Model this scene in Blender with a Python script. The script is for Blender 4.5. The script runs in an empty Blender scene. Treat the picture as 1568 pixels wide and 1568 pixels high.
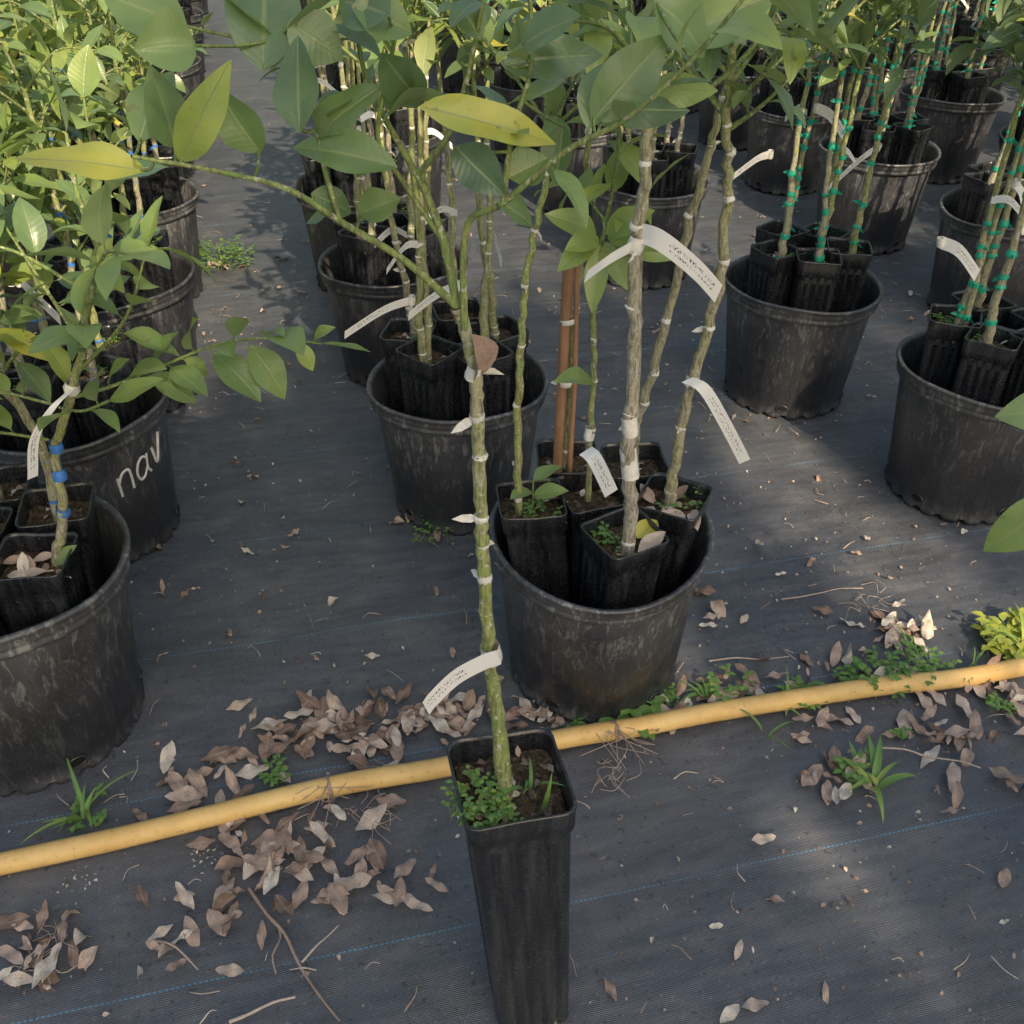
import bpy, math, random
import numpy as np
from mathutils import Vector, noise
rng=np.random.default_rng(7); random.seed(7)
V=lambda *a: np.array(a,dtype=float)
def nrm(v):
    v=np.asarray(v,float); l=np.linalg.norm(v); return v/l if l>1e-9 else V(0,0,1)
U=lambda a,b: float(rng.uniform(a,b))
scene=bpy.context.scene
# ------------------------------------------------------------------ materials
def newmat(name):
    m=bpy.data.materials.new(name); m.use_nodes=True
    nt=m.node_tree; nt.nodes.clear()
    return m,nt
class N:
    def __init__(s,nt): s.nt=nt
    def __call__(s,t,**k):
        n=s.nt.nodes.new(t)
        for a,b in k.items(): setattr(n,a,b)
        return n
    def l(s,a,b): s.nt.links.new(a,b)
    def math(s,op,a,b=None,c=None,clamp=False):
        n=s.nt.nodes.new('ShaderNodeMath'); n.operation=op; n.use_clamp=clamp
        for i,x in enumerate((a,b,c)):
            if x is None: continue
            if isinstance(x,(int,float)): n.inputs[i].default_value=x
            else: s.l(x,n.inputs[i])
        return n.outputs[0]
    def mix(s,f,a,b):
        n=s.nt.nodes.new('ShaderNodeMix'); n.data_type='RGBA'
        for i,x in ((0,f),(6,a),(7,b)):
            if isinstance(x,(int,float)): n.inputs[i].default_value=x
            elif isinstance(x,tuple): n.inputs[i].default_value=(x[0],x[1],x[2],1)
            else: s.l(x,n.inputs[i])
        return n.outputs[2]
    def ramp(s,f,pts,interp='LINEAR'):
        n=s.nt.nodes.new('ShaderNodeValToRGB'); cr=n.color_ramp; cr.interpolation=interp
        while len(cr.elements)<len(pts): cr.elements.new(.5)
        for e,(p,c) in zip(cr.elements,pts):
            e.position=p; e.color=(c[0],c[1],c[2],1) if isinstance(c,tuple) else (c,c,c,1)
        s.l(f,n.inputs[0]); return n.outputs[0]
    def noise(s,vec,scale,detail=3,rough=.55,dist=0):
        n=s.nt.nodes.new('ShaderNodeTexNoise'); n.inputs['Scale'].default_value=scale
        n.inputs['Detail'].default_value=detail; n.inputs['Roughness'].default_value=rough; n.inputs['Distortion'].default_value=dist
        if vec is not None: s.l(vec,n.inputs['Vector'])
        return n.outputs[0]
    def mapping(s,vec,scale=(1,1,1),rot=(0,0,0),loc=(0,0,0)):
        n=s.nt.nodes.new('ShaderNodeMapping'); s.l(vec,n.inputs[0])
        n.inputs['Scale'].default_value=scale; n.inputs['Rotation'].default_value=rot; n.inputs['Location'].default_value=loc
        return n.outputs[0]
    def bump(s,h,strength,dist=.001,prev=None):
        n=s.nt.nodes.new('ShaderNodeBump'); n.inputs['Strength'].default_value=strength; n.inputs['Distance'].default_value=dist
        s.l(h,n.inputs['Height'])
        if prev is not None: s.l(prev,n.inputs['Normal'])
        return n.outputs[0]
    def out(s,sh):
        o=s.nt.nodes.new('ShaderNodeOutputMaterial'); s.l(sh,o.inputs[0])
    def pbr(s,col,rough,normal=None,spec=.5):
        b=s.nt.nodes.new('ShaderNodeBsdfPrincipled')
        for k,x in (('Base Color',col),('Roughness',rough),('Specular IOR Level',spec)):
            if isinstance(x,(int,float)): b.inputs[k].default_value=x
            elif isinstance(x,tuple): b.inputs[k].default_value=(x[0],x[1],x[2],1)
            else: s.l(x,b.inputs[k])
        if normal is not None: s.l(normal,b.inputs['Normal'])
        return b.outputs[0]
def colattr(g):
    a=g('ShaderNodeAttribute',attribute_name='Col'); sp=g('ShaderNodeSeparateColor'); g.l(a.outputs['Color'],sp.inputs[0])
    return sp.outputs[0],sp.outputs[1],sp.outputs[2],a.outputs['Alpha']
def objco(g): return g('ShaderNodeTexCoord').outputs['Object']

def mat_leaf(name,ramp,trans=.32,rough=.27):
    m,nt=newmat(name); g=N(nt); r,u,v,al=colattr(g); oc=objco(g)
    nz=g.noise(oc,30,2)
    rr=g.math('ADD',r,g.math('MULTIPLY',g.math('SUBTRACT',nz,.5),.3),clamp=True)
    base=g.ramp(rr,ramp)
    mid=g.math('SUBTRACT',1,g.ramp(u,[(0,0.),(.04,.25),(.10,1.)]))
    base=g.mix(g.math('MULTIPLY',mid,.7),base,(.36,.44,.20))
    vein=g.math('SINE',g.math('MULTIPLY',g.math('SUBTRACT',v,g.math('MULTIPLY',u,.16)),68))
    vm=g.ramp(vein,[(.9,0.),(1.,1.)])
    base=g.mix(g.math('MULTIPLY',vm,.10),base,(.28,.37,.17))
    sp=g.ramp(g.noise(oc,75,2),[(.66,0.),(.72,1.)])
    base=g.mix(g.math('MULTIPLY',sp,g.math('MULTIPLY',rr,.7)),base,(.20,.12,.04))
    geo=g('ShaderNodeNewGeometry')
    back=g.mix(.6,base,(.30,.38,.23))
    base2=g.mix(geo.outputs['Backfacing'],base,back)
    h=g.math('ADD',g.math('MULTIPLY',vein,.12),g.math('MULTIPLY',mid,-1.2))
    h=g.math('ADD',h,g.math('MULTIPLY',nz,3.))
    nr=g.bump(h,.45,.0007)
    rg=g.math('ADD',rough,g.math('MULTIPLY',g.math('ADD',nz,geo.outputs['Backfacing']),.16))
    p=g.pbr(base2,rg,nr,1.)
    t=g('ShaderNodeBsdfTranslucent')
    tc=g.mix(.5,base,(.52,.62,.07)); g.l(tc,t.inputs[0])
    mx=g('ShaderNodeMixShader'); mx.inputs[0].default_value=trans; g.l(p,mx.inputs[1]); g.l(t.outputs[0],mx.inputs[2])
    g.out(mx.outputs[0]); return m
M={}
M['leaf']=mat_leaf('citrus_leaf',[(0,(.065,.13,.07)),(.33,(.14,.235,.12)),(.58,(.25,.38,.13)),(.78,(.44,.54,.12)),(.95,(.76,.68,.10))])
M['weed']=mat_leaf('weed_leaf',[(0,(.10,.22,.06)),(.5,(.18,.38,.09)),(1,(.6,.62,.10))],.3,.5)
def m_bark():
    m,nt=newmat('bark'); g=N(nt); r,u,v,al=colattr(g); oc=objco(g)
    st=g.noise(g.mapping(oc,(1,1,.14)),360,4,.7)
    st2=g.noise(oc,55,3)
    c=g.ramp(g.math('ADD',r,g.math('MULTIPLY',g.math('SUBTRACT',st2,.5),.9),clamp=True),
      [(0,(.52,.48,.42)),(.35,(.44,.42,.28)),(.65,(.35,.41,.14)),(1,(.20,.31,.09))])
    c=g.mix(g.ramp(st,[(.46,0.),(.60,.8)]),c,(.15,.135,.09))
    c=g.mix(g.ramp(g.noise(oc,190,2),[(.58,0.),(.68,.7)]),c,(.64,.62,.54))
    g.out(g.pbr(c,.7,g.bump(st,.9,.0014),.3)); return m
M['bark']=m_bark()
def m_tube():
    m,nt=newmat('black_plastic_thin'); g=N(nt); oc=objco(g)
    d=g.noise(g.mapping(oc,(1,1,.08)),70,3,.6)
    d2=g.noise(oc,330,3,.7)
    c=g.mix(g.ramp(d,[(.42,0.),(.75,.5)]),(.011,.013,.018),(.08,.087,.10))
    c=g.mix(g.ramp(d2,[(.6,0.),(.70,.4)]),c,(.25,.25,.24))
    rg=g.ramp(d2,[(.35,.18),(.65,.40)])
    g.out(g.pbr(c,rg,g.bump(d,.12,.002),.9)); return m
M['tube']=m_tube()
def m_soil():
    m,nt=newmat('potting_soil'); g=N(nt); oc=objco(g)
    a=g.noise(oc,140,4,.7)
    c=g.ramp(a,[(.3,(.025,.019,.015)),(.5,(.10,.075,.05)),(.62,(.20,.15,.10)),(.75,(.42,.34,.25))])
    g.out(g.pbr(c,.95,g.bump(a,1,.008),.2)); return m
M['soil']=m_soil()
def m_tape(name,c1,c2):
    m,nt=newmat(name); g=N(nt); oc=objco(g)
    a=g.noise(oc,200,3)
    g.out(g.pbr(g.mix(g.ramp(a,[(.4,0.),(.7,1.)]),c1,c2),.45,g.bump(a,.3,.001),.5)); return m
M['tapew']=m_tape('white_tape',(.9,.89,.86),(.74,.71,.62))
M['tapeg']=m_tape('green_tape',(.03,.50,.33),(.02,.33,.22))
M['tapeb']=m_tape('blue_tape',(.07,.26,.75),(.06,.18,.5))
def m_label():
    m,nt=newmat('plant_label'); g=N(nt); r,u,v,al=colattr(g)
    cx=g('ShaderNodeCombineXYZ'); g.l(g.math('MULTIPLY',v,60),cx.inputs[0]); g.l(g.math('MULTIPLY',u,9),cx.inputs[1]); g.l(r,cx.inputs[2])
    n=g.noise(cx.outputs[0],1.3,2)
    t=g.ramp(n,[(.54,0.),(.56,1.)],'CONSTANT')
    b1=g.math('LESS_THAN',g.math('ABSOLUTE',g.math('SUBTRACT',u,.36)),.06)
    b2=g.math('LESS_THAN',g.math('ABSOLUTE',g.math('SUBTRACT',u,.62)),.09)
    band=g.math('MULTIPLY',g.math('MAXIMUM',b1,b2),g.math('MULTIPLY',g.math('GREATER_THAN',v,.42),g.math('LESS_THAN',v,.92)))
    c=g.mix(g.math('MULTIPLY',g.math('MULTIPLY',t,band),al),(.92,.93,.94),(.08,.08,.09))
    g.out(g.pbr(c,.4,None,.5)); return m
M['label']=m_label()
def m_dry():
    m,nt=newmat('dry_leaf'); g=N(nt); r,u,v,al=colattr(g); oc=objco(g)
    n=g.noise(oc,90,3,.65)
    c=g.ramp(g.math('ADD',r,g.math('MULTIPLY',g.math('SUBTRACT',n,.5),.5),clamp=True),
      [(0,(.10,.07,.06)),(.3,(.27,.185,.145)),(.6,(.47,.35,.29)),(.85,(.62,.52,.45)),(1,(.72,.66,.58))])
    mid=g.math('SUBTRACT',1,g.ramp(u,[(0,0.),(.06,.4),(.14,1.)]))
    c=g.mix(g.math('MULTIPLY',mid,.5),c,(.56,.46,.36))
    c=g.mix(g.ramp(g.noise(oc,600,1),[(.55,0.),(.7,.5)]),c,(.13,.08,.06))
    g.out(g.pbr(c,.6,g.bump(n,.5,.002),.4)); return m
M['dry']=m_dry()
def m_simple(name,c1,c2,scale,rough,sc=(1,1,1),b=.3):
    m,nt=newmat(name); g=N(nt); oc=objco(g)
    a=g.noise(g.mapping(oc,sc),scale,4,.6)
    g.out(g.pbr(g.mix(g.ramp(a,[(.35,0.),(.7,1.)]),c1,c2),rough,g.bump(a,b,.002),.4)); return m
M['stake']=m_simple('bamboo_stake',(.48,.27,.16),(.30,.16,.09),80,.6,(1,1,.2))
M['grit']=m_simple('pale_grit',(.75,.73,.68),(.5,.46,.4),200,.9)
ORDER=['leaf','bark','tube','soil','tapew','tapeg','label','dry','stake','weed','tapeb','grit']
IDX={k:i for i,k in enumerate(ORDER)}
def m_pot():
    m,nt=newmat('nursery_pot_plastic'); g=N(nt); oc=objco(g); info=g('ShaderNodeObjectInfo').outputs['Random']
    w=g('ShaderNodeCombineXYZ'); g.l(g.math('MULTIPLY',info,17),w.inputs[0]); g.l(g.math('MULTIPLY',info,5),w.inputs[1])
    va=g('ShaderNodeVectorMath'); g.l(oc,va.inputs[0]); g.l(w.outputs[0],va.inputs[1]); vv=va.outputs[0]
    sep=g('ShaderNodeSeparateXYZ'); g.l(oc,sep.inputs[0]); z=sep.outputs[2]
    streak=g.noise(g.mapping(vv,(1,1,.25)),95,4,.75,.8)
    big=g.noise(vv,9,4,.65)
    zf=g.ramp(g.math('MULTIPLY',z,3.4),[(.0,.7),(.12,.12),(.35,.15),(.7,.7),(.86,.95)])
    dust=g.math('MULTIPLY',g.ramp(big,[(.3,.15),(.7,1.)]),zf)
    dust=g.math('MULTIPLY',dust,g.ramp(info,[(0,.4),(1,1.)]))
    c=g.mix(dust,(.010,.012,.019),(.125,.130,.145))
    sm=g.math('MULTIPLY',g.ramp(streak,[(.53,0.),(.61,1.)]),dust)
    c=g.mix(g.math('MULTIPLY',sm,.8),c,(.42,.42,.415))
    fine=g.noise(vv,450,2,.7)
    c=g.mix(g.math('MULTIPLY',g.ramp(fine,[(.58,0.),(.68,1.)]),.2),c,(.36,.35,.33))
    rg=g.math('ADD',.27,g.math('MULTIPLY',dust,.3))
    nb=g.bump(g.math('ADD',g.math('MULTIPLY',fine,.08),big),.3,.008)
    g.out(g.pbr(c,rg,nb,.85)); return m
MPOT=m_pot()
def m_ground():
    m,nt=newmat('weed_barrier_fabric'); g=N(nt)
    co=g('ShaderNodeTexCoord').outputs['Object']
    co=g.mapping(co,(1,1,1),(0,0,-math.radians(13.3)))
    sep=g('ShaderNodeSeparateXYZ'); g.l(co,sep.inputs[0]); X,Y=sep.outputs[0],sep.outputs[1]
    wy=g.math('SINE',g.math('MULTIPLY',Y,2200)); wx=g.math('SINE',g.math('MULTIPLY',X,1100))
    weave=g.math('MULTIPLY',wx,wy)
    thr=g.noise(g.mapping(co,(1,26,1)),14,4,.7)
    thr2=g.noise(g.mapping(co,(30,1.5,1)),14,3,.7)
    big=g.noise(co,1.3,3,.6); med=g.noise(co,9,4,.65); fine=g.noise(co,170,3,.75)
    c=g.mix(g.ramp(thr,[(.3,0.),(.7,1.)]),(.052,.060,.078),(.100,.112,.140))
    c=g.mix(g.math('MULTIPLY',g.ramp(thr2,[(.4,0.),(.7,1.)]),.4),c,(.13,.143,.172))
    c=g.mix(g.math('MULTIPLY',g.ramp(big,[(.35,0.),(.65,1.)]),.45),c,(.14,.149,.168))
    c=g.mix(g.math('MULTIPLY',g.ramp(med,[(.5,0.),(.74,1.)]),.5),c,(.205,.20,.20))
    c=g.mix(g.ramp(g.noise(co,3.1,4,.7),[(.54,0.),(.75,.5)]),c,(.034,.036,.043))
    c=g.mix(g.math('MULTIPLY',g.ramp(fine,[(.59,0.),(.69,1.)]),.45),c,(.33,.32,.31))
    c=g.mix(g.math('MULTIPLY',g.ramp(g.noise(co,95,2,.6),[(.64,0.),(.69,1.)]),.7),c,(.035,.03,.026))
    yy=g.math('ADD',Y,g.math('MULTIPLY',g.math('SUBTRACT',big,.5),.012))
    fr=g.math('FRACT',g.math('ADD',g.math('DIVIDE',g.math('SUBTRACT',yy,1.331),.305),20.5))
    ln=g.math('LESS_THAN',g.math('ABSOLUTE',g.math('SUBTRACT',fr,.5)),.004)
    dash=g.math('GREATER_THAN',g.math('SINE',g.math('MULTIPLY',X,900)),-.35)
    wear=g.ramp(med,[(.36,.1),(.60,.85)])
    c=g.mix(g.math('MULTIPLY',g.math('MULTIPLY',ln,dash),wear),c,(.12,.38,.60))
    nb=g.bump(g.math('ADD',g.math('MULTIPLY',weave,.5),thr),.5,.0012)
    nb=g.bump(g.noise(g.mapping(co,(1,3,1)),5,2),.45,.02,nb)
    rg=g.ramp(med,[(.3,.34),(.7,.58)])
    g.out(g.pbr(c,rg,nb,.9)); return m
MG=m_ground()
def m_hose():
    m,nt=newmat('irrigation_pipe_pvc'); g=N(nt); oc=objco(g)
    a=g.noise(oc,14,4,.65); b=g.noise(oc,130,3,.7)
    c=g.mix(g.ramp(a,[(.35,0.),(.65,1.)]),(.93,.64,.26),(.80,.51,.18))
    c=g.mix(g.ramp(b,[(.60,0.),(.72,.6)]),c,(.38,.22,.08))
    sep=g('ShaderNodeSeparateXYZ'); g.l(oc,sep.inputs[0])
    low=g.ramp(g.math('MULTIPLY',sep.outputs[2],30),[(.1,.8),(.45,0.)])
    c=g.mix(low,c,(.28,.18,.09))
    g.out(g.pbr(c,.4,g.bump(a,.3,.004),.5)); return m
MH=m_hose()
M_WHITE=m_simple('white_paint',(.9,.91,.92),(.8,.8,.82),80,.6)

# ------------------------------------------------------------------ mesh builder
class MB:
    def __init__(s): s.v=[];s.f=[];s.m=[];s.c=[];s.sm=[];s.n=0
    def add(s,v,f,mat,col,smooth=True):
        v=np.asarray(v,float); k=len(v)
        c=np.asarray(col,float)
        if c.ndim==1: c=np.tile(c,(k,1))
        s.v.append(v); s.c.append(c); s.f.append(np.asarray(f,int)+s.n)
        s.m.append(np.full(len(f),IDX[mat] if isinstance(mat,str) else mat)); s.sm.append(np.full(len(f),smooth)); s.n+=k
    def mesh(s,name,mats=None):
        me=bpy.data.meshes.new(name); v=np.concatenate(s.v); f=np.concatenate(s.f)
        me.vertices.add(len(v)); me.vertices.foreach_set('co',v.ravel())
        me.loops.add(len(f)*4); me.loops.foreach_set('vertex_index',f.ravel())
        me.polygons.add(len(f)); me.polygons.foreach_set('loop_start',np.arange(len(f))*4)
        try: me.polygons.foreach_set('loop_total',np.full(len(f),4))
        except Exception: pass
        me.polygons.foreach_set('material_index',np.concatenate(s.m)); me.polygons.foreach_set('use_smooth',np.concatenate(s.sm))
        a=me.color_attributes.new('Col','FLOAT_COLOR','POINT'); a.data.foreach_set('color',np.concatenate(s.c).ravel())
        for m in (mats or [M[k] for k in ORDER]): me.materials.append(m)
        me.update(calc_edges=True); me.validate(); return me
def obj(name,me,loc=(0,0,0),rz=0,parent=None,sc=1):
    o=bpy.data.objects.new(name,me); scene.collection.objects.link(o); o.location=loc; o.rotation_euler=(0,0,rz); o.scale=(sc,sc,sc)
    if parent: o.parent=parent
    return o
def cat(pts,n=6):
    P=[np.asarray(p,float) for p in pts]; P=[2*P[0]-P[1]]+P+[2*P[-1]-P[-2]]; out=[]
    for i in range(1,len(P)-2):
        for k in range(n):
            t=k/n; a,b,c,d=P[i-1:i+3]
            out.append(.5*((2*b)+(-a+c)*t+(2*a-5*b+4*c-d)*t*t+(-a+3*b-3*c+d)*t**3))
    out.append(P[-2]); return np.array(out)
def tube(mb,pts,r,sides=7,mat='bark',col=(0.3,0,0,1),jit=0,cap=True):
    pts=np.asarray(pts,float); n=len(pts); r=np.full(n,r) if np.isscalar(r) else np.interp(np.linspace(0,1,n),np.linspace(0,1,len(r)),r)
    if jit: r=r*(1+rng.normal(0,jit,n))
    t=np.gradient(pts,axis=0); t/=np.maximum(np.linalg.norm(t,axis=1,keepdims=True),1e-9)
    ref=V(1,.13,.02) if abs(t[0][0])<.8 else V(0,.1,1)
    vs=[];a=np.arange(sides)*2*math.pi/sides
    for i in range(n):
        x=nrm(ref-t[i]*np.dot(ref,t[i])); ref=x; y=np.cross(t[i],x)
        vs.append(pts[i]+r[i]*(np.outer(np.cos(a),x)+np.outer(np.sin(a),y)))
    f=[]
    for i in range(n-1):
        for j in range(sides):
            k=(j+1)%sides; f.append((i*sides+j,i*sides+k,(i+1)*sides+k,(i+1)*sides+j))
    c=np.asarray(col,float)
    if c.ndim==2:
        cc=np.stack([np.interp(np.linspace(0,1,n),np.linspace(0,1,len(c)),c[:,q]) for q in range(4)],1); c=np.repeat(cc,sides,0)
    mb.add(np.concatenate(vs),f,mat,c)
_lt={}
def ltemp(nv,nu):
    if (nv,nu) not in _lt:
        v=np.linspace(0,1,nv+1); u=np.linspace(-1,1,nu)
        vv,uu=np.meshgrid(v,u,indexing='ij'); f=[]
        for i in range(nv):
            for j in range(nu-1): f.append((i*nu+j,i*nu+j+1,(i+1)*nu+j+1,(i+1)*nu+j))
        _lt[(nv,nu)]=(vv.ravel(),uu.ravel(),np.array(f))
    return _lt[(nv,nu)]
def leaf(mb,b,d,n,L,W,curl=.5,fold=.25,rnd=.4,nv=8,nu=5,mat='leaf',wav=.02,pw=.85,twist=0,ex=.85):
    b=np.asarray(b,float); d=nrm(d); n=np.asarray(n,float); n=nrm(n-d*np.dot(n,d)); s=np.cross(d,n)
    v,u,f=ltemp(nv,nu); w=(np.sin(math.pi*np.clip(v,0.004,.996)**pw))**ex*W/2
    c=curl if abs(curl)>.02 else .02
    px=np.sin(c*v)/c*L; pn=-(1-np.cos(c*v))/c*L
    ph=rng.uniform(0,6)
    lift=fold*np.abs(u)*w+wav*L*np.sin(v*10+ph+u*1.3)*np.abs(u)*w/(W/2+1e-9)
    if twist:
        ta=twist*v; su=np.cos(ta)*u*w; nu_=np.sin(ta)*u*w
    else: su=u*w; nu_=0
    P=b+np.outer(px,d)+np.outer(su,s)+np.outer(pn+lift+nu_,n)
    mb.add(P,f,mat,np.stack([np.full(len(v),rnd),np.abs(u),v,np.ones(len(v))],1))
def strip(mb,pts,w,wdir,mat='label',n=5,txt=1):
    P=cat(pts,n); wdir=nrm(wdir); vs=[];cs=[];f=[];r=U(0,9)
    for i,p in enumerate(P):
        for j in range(4):
            vs.append(p+wdir*w*(j/3-.5)); cs.append((r,j/3,i/(len(P)-1),txt))
    for i in range(len(P)-1):
        for j in range(3): a=i*4+j; f.append((a,a+1,a+5,a+4))
    mb.add(vs,f,mat,cs)
NS=25
def outline(groove=.0,size=1.):
    pts=[];h=.5*size;rc=.12*size
    for k in range(4):
        a0=k*math.pi/2; ca,sa=math.cos(a0),math.sin(a0)
        for i in range(NS):
            t=-1+2*i/(NS-1); y=t*(h-rc)
            gdx=-groove if (i%6 in(2,3,4)) else 0
            pts.append(((h+gdx)*ca-y*sa,(h+gdx)*sa+y*ca))
        for i in (1,2):
            b=i/3*math.pi/2; x=h-rc+rc*math.cos(b); y=h-rc+rc*math.sin(b)
            pts.append((x*ca-y*sa,x*sa+y*ca))
    return np.array(pts)
def treepot(mb,c,size,h,yaw,lean=(0,0),soil=.03):
    rings=[(.80,0,.0),(.80,.004,.05),(.93,h-.05,.05),(.94,h-.036,.0),(1.0,h-.033,0),(1.02,h-.006,0),(1.035,h-.002,0),(1.03,h,0),(.985,h,0),(.965,h-.006,0),(.94,h-.03,.0),(.93,h-.05,0)]
    cy,sy=math.cos(yaw),math.sin(yaw); vs=[];n=None
    ph=U(0,6)
    for sc,z,gr in rings:
        o=outline(gr*size,size)*sc; n=len(o)
        x=o[:,0]*cy-o[:,1]*sy; y=o[:,0]*sy+o[:,1]*cy; q=z/h
        a=np.arctan2(o[:,1],o[:,0]); zz=c[2]+z+np.sin(a*2+ph)*.0012*q+np.sin(a*5+ph)*.0006*q
        wr=1+.015*np.sin(2*a+ph)*q
        vs.append(np.stack([c[0]+x*wr+lean[0]*q,c[1]+y*wr+lean[1]*q,zz],1))
    f=[(i*n+j,i*n+(j+1)%n,(i+1)*n+(j+1)%n,(i+1)*n+j) for i in range(len(rings)-1) for j in range(n)]
    mb.add(np.concatenate(vs),f,'tube',(0,0,0,1))
    k=9; s=size*.93; g=[];zt=c[2]+h-soil; q=(h-soil)/h
    for i in range(k):
        for j in range(k):
            x=(i/(k-1)-.5)*s; y=(j/(k-1)-.5)*s
            g.append((c[0]+lean[0]*q+x*cy-y*sy,c[1]+lean[1]*q+x*sy+y*cy,zt+rng.normal(0,.002)))
    f=[(i*k+j,(i+1)*k+j,(i+1)*k+j+1,i*k+j+1) for i in range(k-1) for j in range(k-1)]
    mb.add(g,f,'soil',(0,0,0,1))
    top=V(c[0]+lean[0]*q,c[1]+lean[1]*q,zt)
    for _ in range(14):
        leaf(mb,top+V(U(-.4,.4)*size,U(-.4,.4)*size,.003),V(U(-1,1),U(-1,1),U(-.1,.3)),V(U(-.4,.4),U(-.4,.4),1),U(.008,.022),U(.004,.012),U(0,1.5),.3,U(0,1),3,3,'dry')
    return top
def weedclump(mb,c,rad,n,size,rnd=(.2,.6)):
    for _ in range(n):
        a=U(0,6.28); r=rad*math.sqrt(U(0,1)); p=V(c[0]+r*math.cos(a),c[1]+r*math.sin(a),c[2]); hgt=U(.3,1)*rad*.9
        q=p+V(U(-.3,.3)*rad,U(-.3,.3)*rad,hgt)
        tube(mb,[p,(p+q)/2+V(0.002,0,0),q],.0006,3,'weed',(.5,1,0,1))
        for k in range(4):
            b=k*1.57+a; leaf(mb,q-V(0,0,hgt*.15*k),V(math.cos(b),math.sin(b),.25),V(0,0,1),size*U(.7,1.2),size*.62,.5,.2,U(*rnd),3,3,'weed')
def grass(mb,c,n,L,w=.006,spread=1.,rnd=.4):
    for _ in range(n):
        a=U(0,6.28); leaf(mb,V(c[0]+U(-.01,.01),c[1]+U(-.01,.01),c[2]),V(math.cos(a)*spread*U(.3,1),math.sin(a)*spread*U(.3,1),1.),V(math.cos(a)*.2,math.sin(a)*.2,1),L*U(.4,1.2),w*U(.6,1.1),U(.6,2.1),.5,rnd+U(-.15,.25),9,3,'weed',.0,.5)
def ring(mb,p,t,r,mat,h=None):
    h=h or U(.004,.010); t=nrm(t)
    if mat=='tapeg': r=r*1.25; h=U(.007,.014)
    t=nrm(t+V(U(-.2,.2),U(-.2,.2),0))
    tube(mb,[p-t*h/2,p-t*h*.1,p+t*h*.15,p+t*h/2],[r*1.06,r*1.17,r*1.14,r*1.06],8,mat,(0,0,0,1),jit=.05)
    if U(0,1)<(.7 if mat=='tapeg' else .4):
        a=U(0,6.28); d=V(math.cos(a),math.sin(a),U(-.9,.2)); leaf(mb,p,d,V(-d[1],d[0],.3),U(.010,.022)+r,.008,U(-.6,.8),.3,0,3,3,mat)
def leaves_on(mb,P,start,spacing,L,rndr,nv,nu,wr=.46,up=.5,mat='leaf'):
    seg=np.linalg.norm(np.diff(P,axis=0),axis=1); cum=np.concatenate([[0],np.cumsum(seg)]); tot=cum[-1]; s=start*tot; a=U(0,6.28)
    while s<tot:
        i=min(np.searchsorted(cum,s),len(P)-1); p=P[i]; t=nrm(P[i]-P[max(i-1,0)])
        a+=2.4+U(-.4,.4); side=nrm(np.cross(t,V(math.cos(a),math.sin(a),.35)))
        d=nrm(side*1.+t*U(.2,.8)+V(0,0,U(-.35,up)))
        LL=L*U(.45,1.15); q=p+d*LL*.12
        if nu>=5: tube(mb,[p,q],.0009,4,'bark',(.95,0,0,1))
        leaf(mb,q,d,V(U(-.5,.5),U(-.5,.5),1.),LL,LL*wr*U(.85,1.15),U(.1,1.3),U(.1,.45),float(np.clip(rng.normal(rndr[0],rndr[1]),0,1)),nv,nu,mat,twist=U(-.4,.4))
        s+=spacing*U(.6,1.4)
    p=P[-1]; t=nrm(P[-1]-P[-2])
    leaf(mb,p,nrm(t+V(U(-.3,.3),U(-.3,.3),U(-.2,.2))),V(U(-.4,.4),U(-.4,.4),1),L*U(.7,1.1),L*wr,U(0,1),.2,float(np.clip(rng.normal(rndr[0],rndr[1]),0,1)),nv,nu,mat)
def sapling(mb,path,r0=.008,r1=.0045,zb=.72,nb=6,bl=(.14,.3),L=.085,rndr=(.38,.16),tapes='tapew',nt=7,nv=5,nu=3,green=(.15,.75),node=.035,spc=.026,low=0):
    P=cat(path,7); P[1:-1]+=rng.normal(0,.0015,(len(P)-2,3))
    tube(mb,P,[r0*1.15,r0,(r0+r1)/2,r1],8,'bark',np.array([(green[0],0,0,1),((green[0]+green[1])/2-.1,0,0,1),(green[1],0,0,1)]),jit=node)
    n=len(P); z=P[:,2]
    ids=np.linspace(1,n*.85,nt).astype(int) if nt else []
    for i in ids:
        i=int(min(max(i+rng.integers(-1,2),1),n-2)); q=i/n; ring(mb,P[i],P[i+1]-P[i],r0*(1-q)+r1*q,tapes)
    cand=[i for i in range(n) if z[i]>zb] or [n-1]
    for k in range(nb):
        i=cand[int((k+U(0,.9))/nb*len(cand))%len(cand)]; a=k*2.4+U(-.5,.5); l=U(*bl)
        d=V(math.cos(a),math.sin(a),0); p=P[i]; e1=p+d*l*.4+V(0,0,l*.35); e2=p+d*l*U(.6,.9)+V(0,0,l*U(.35,.95))
        B=cat([p,e1,e2],5); tube(mb,B,[r1*.7,r1*.5,r1*.3],5,'bark',(.9,0,0,1),jit=.05)
        leaves_on(mb,B,.2,spc,L,rndr,nv,nu)
    top=P[-1]+V(U(-.04,.04),U(-.04,.04),U(.1,.2)); B=cat([P[-1],(P[-1]+top)/2+V(U(-.01,.01),0,0),top],5)
    tube(mb,B,[r1*.9,r1*.4],5,'bark',(.95,0,0,1)); leaves_on(mb,B,.1,spc*.8,L,rndr,nv,nu)
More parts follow.
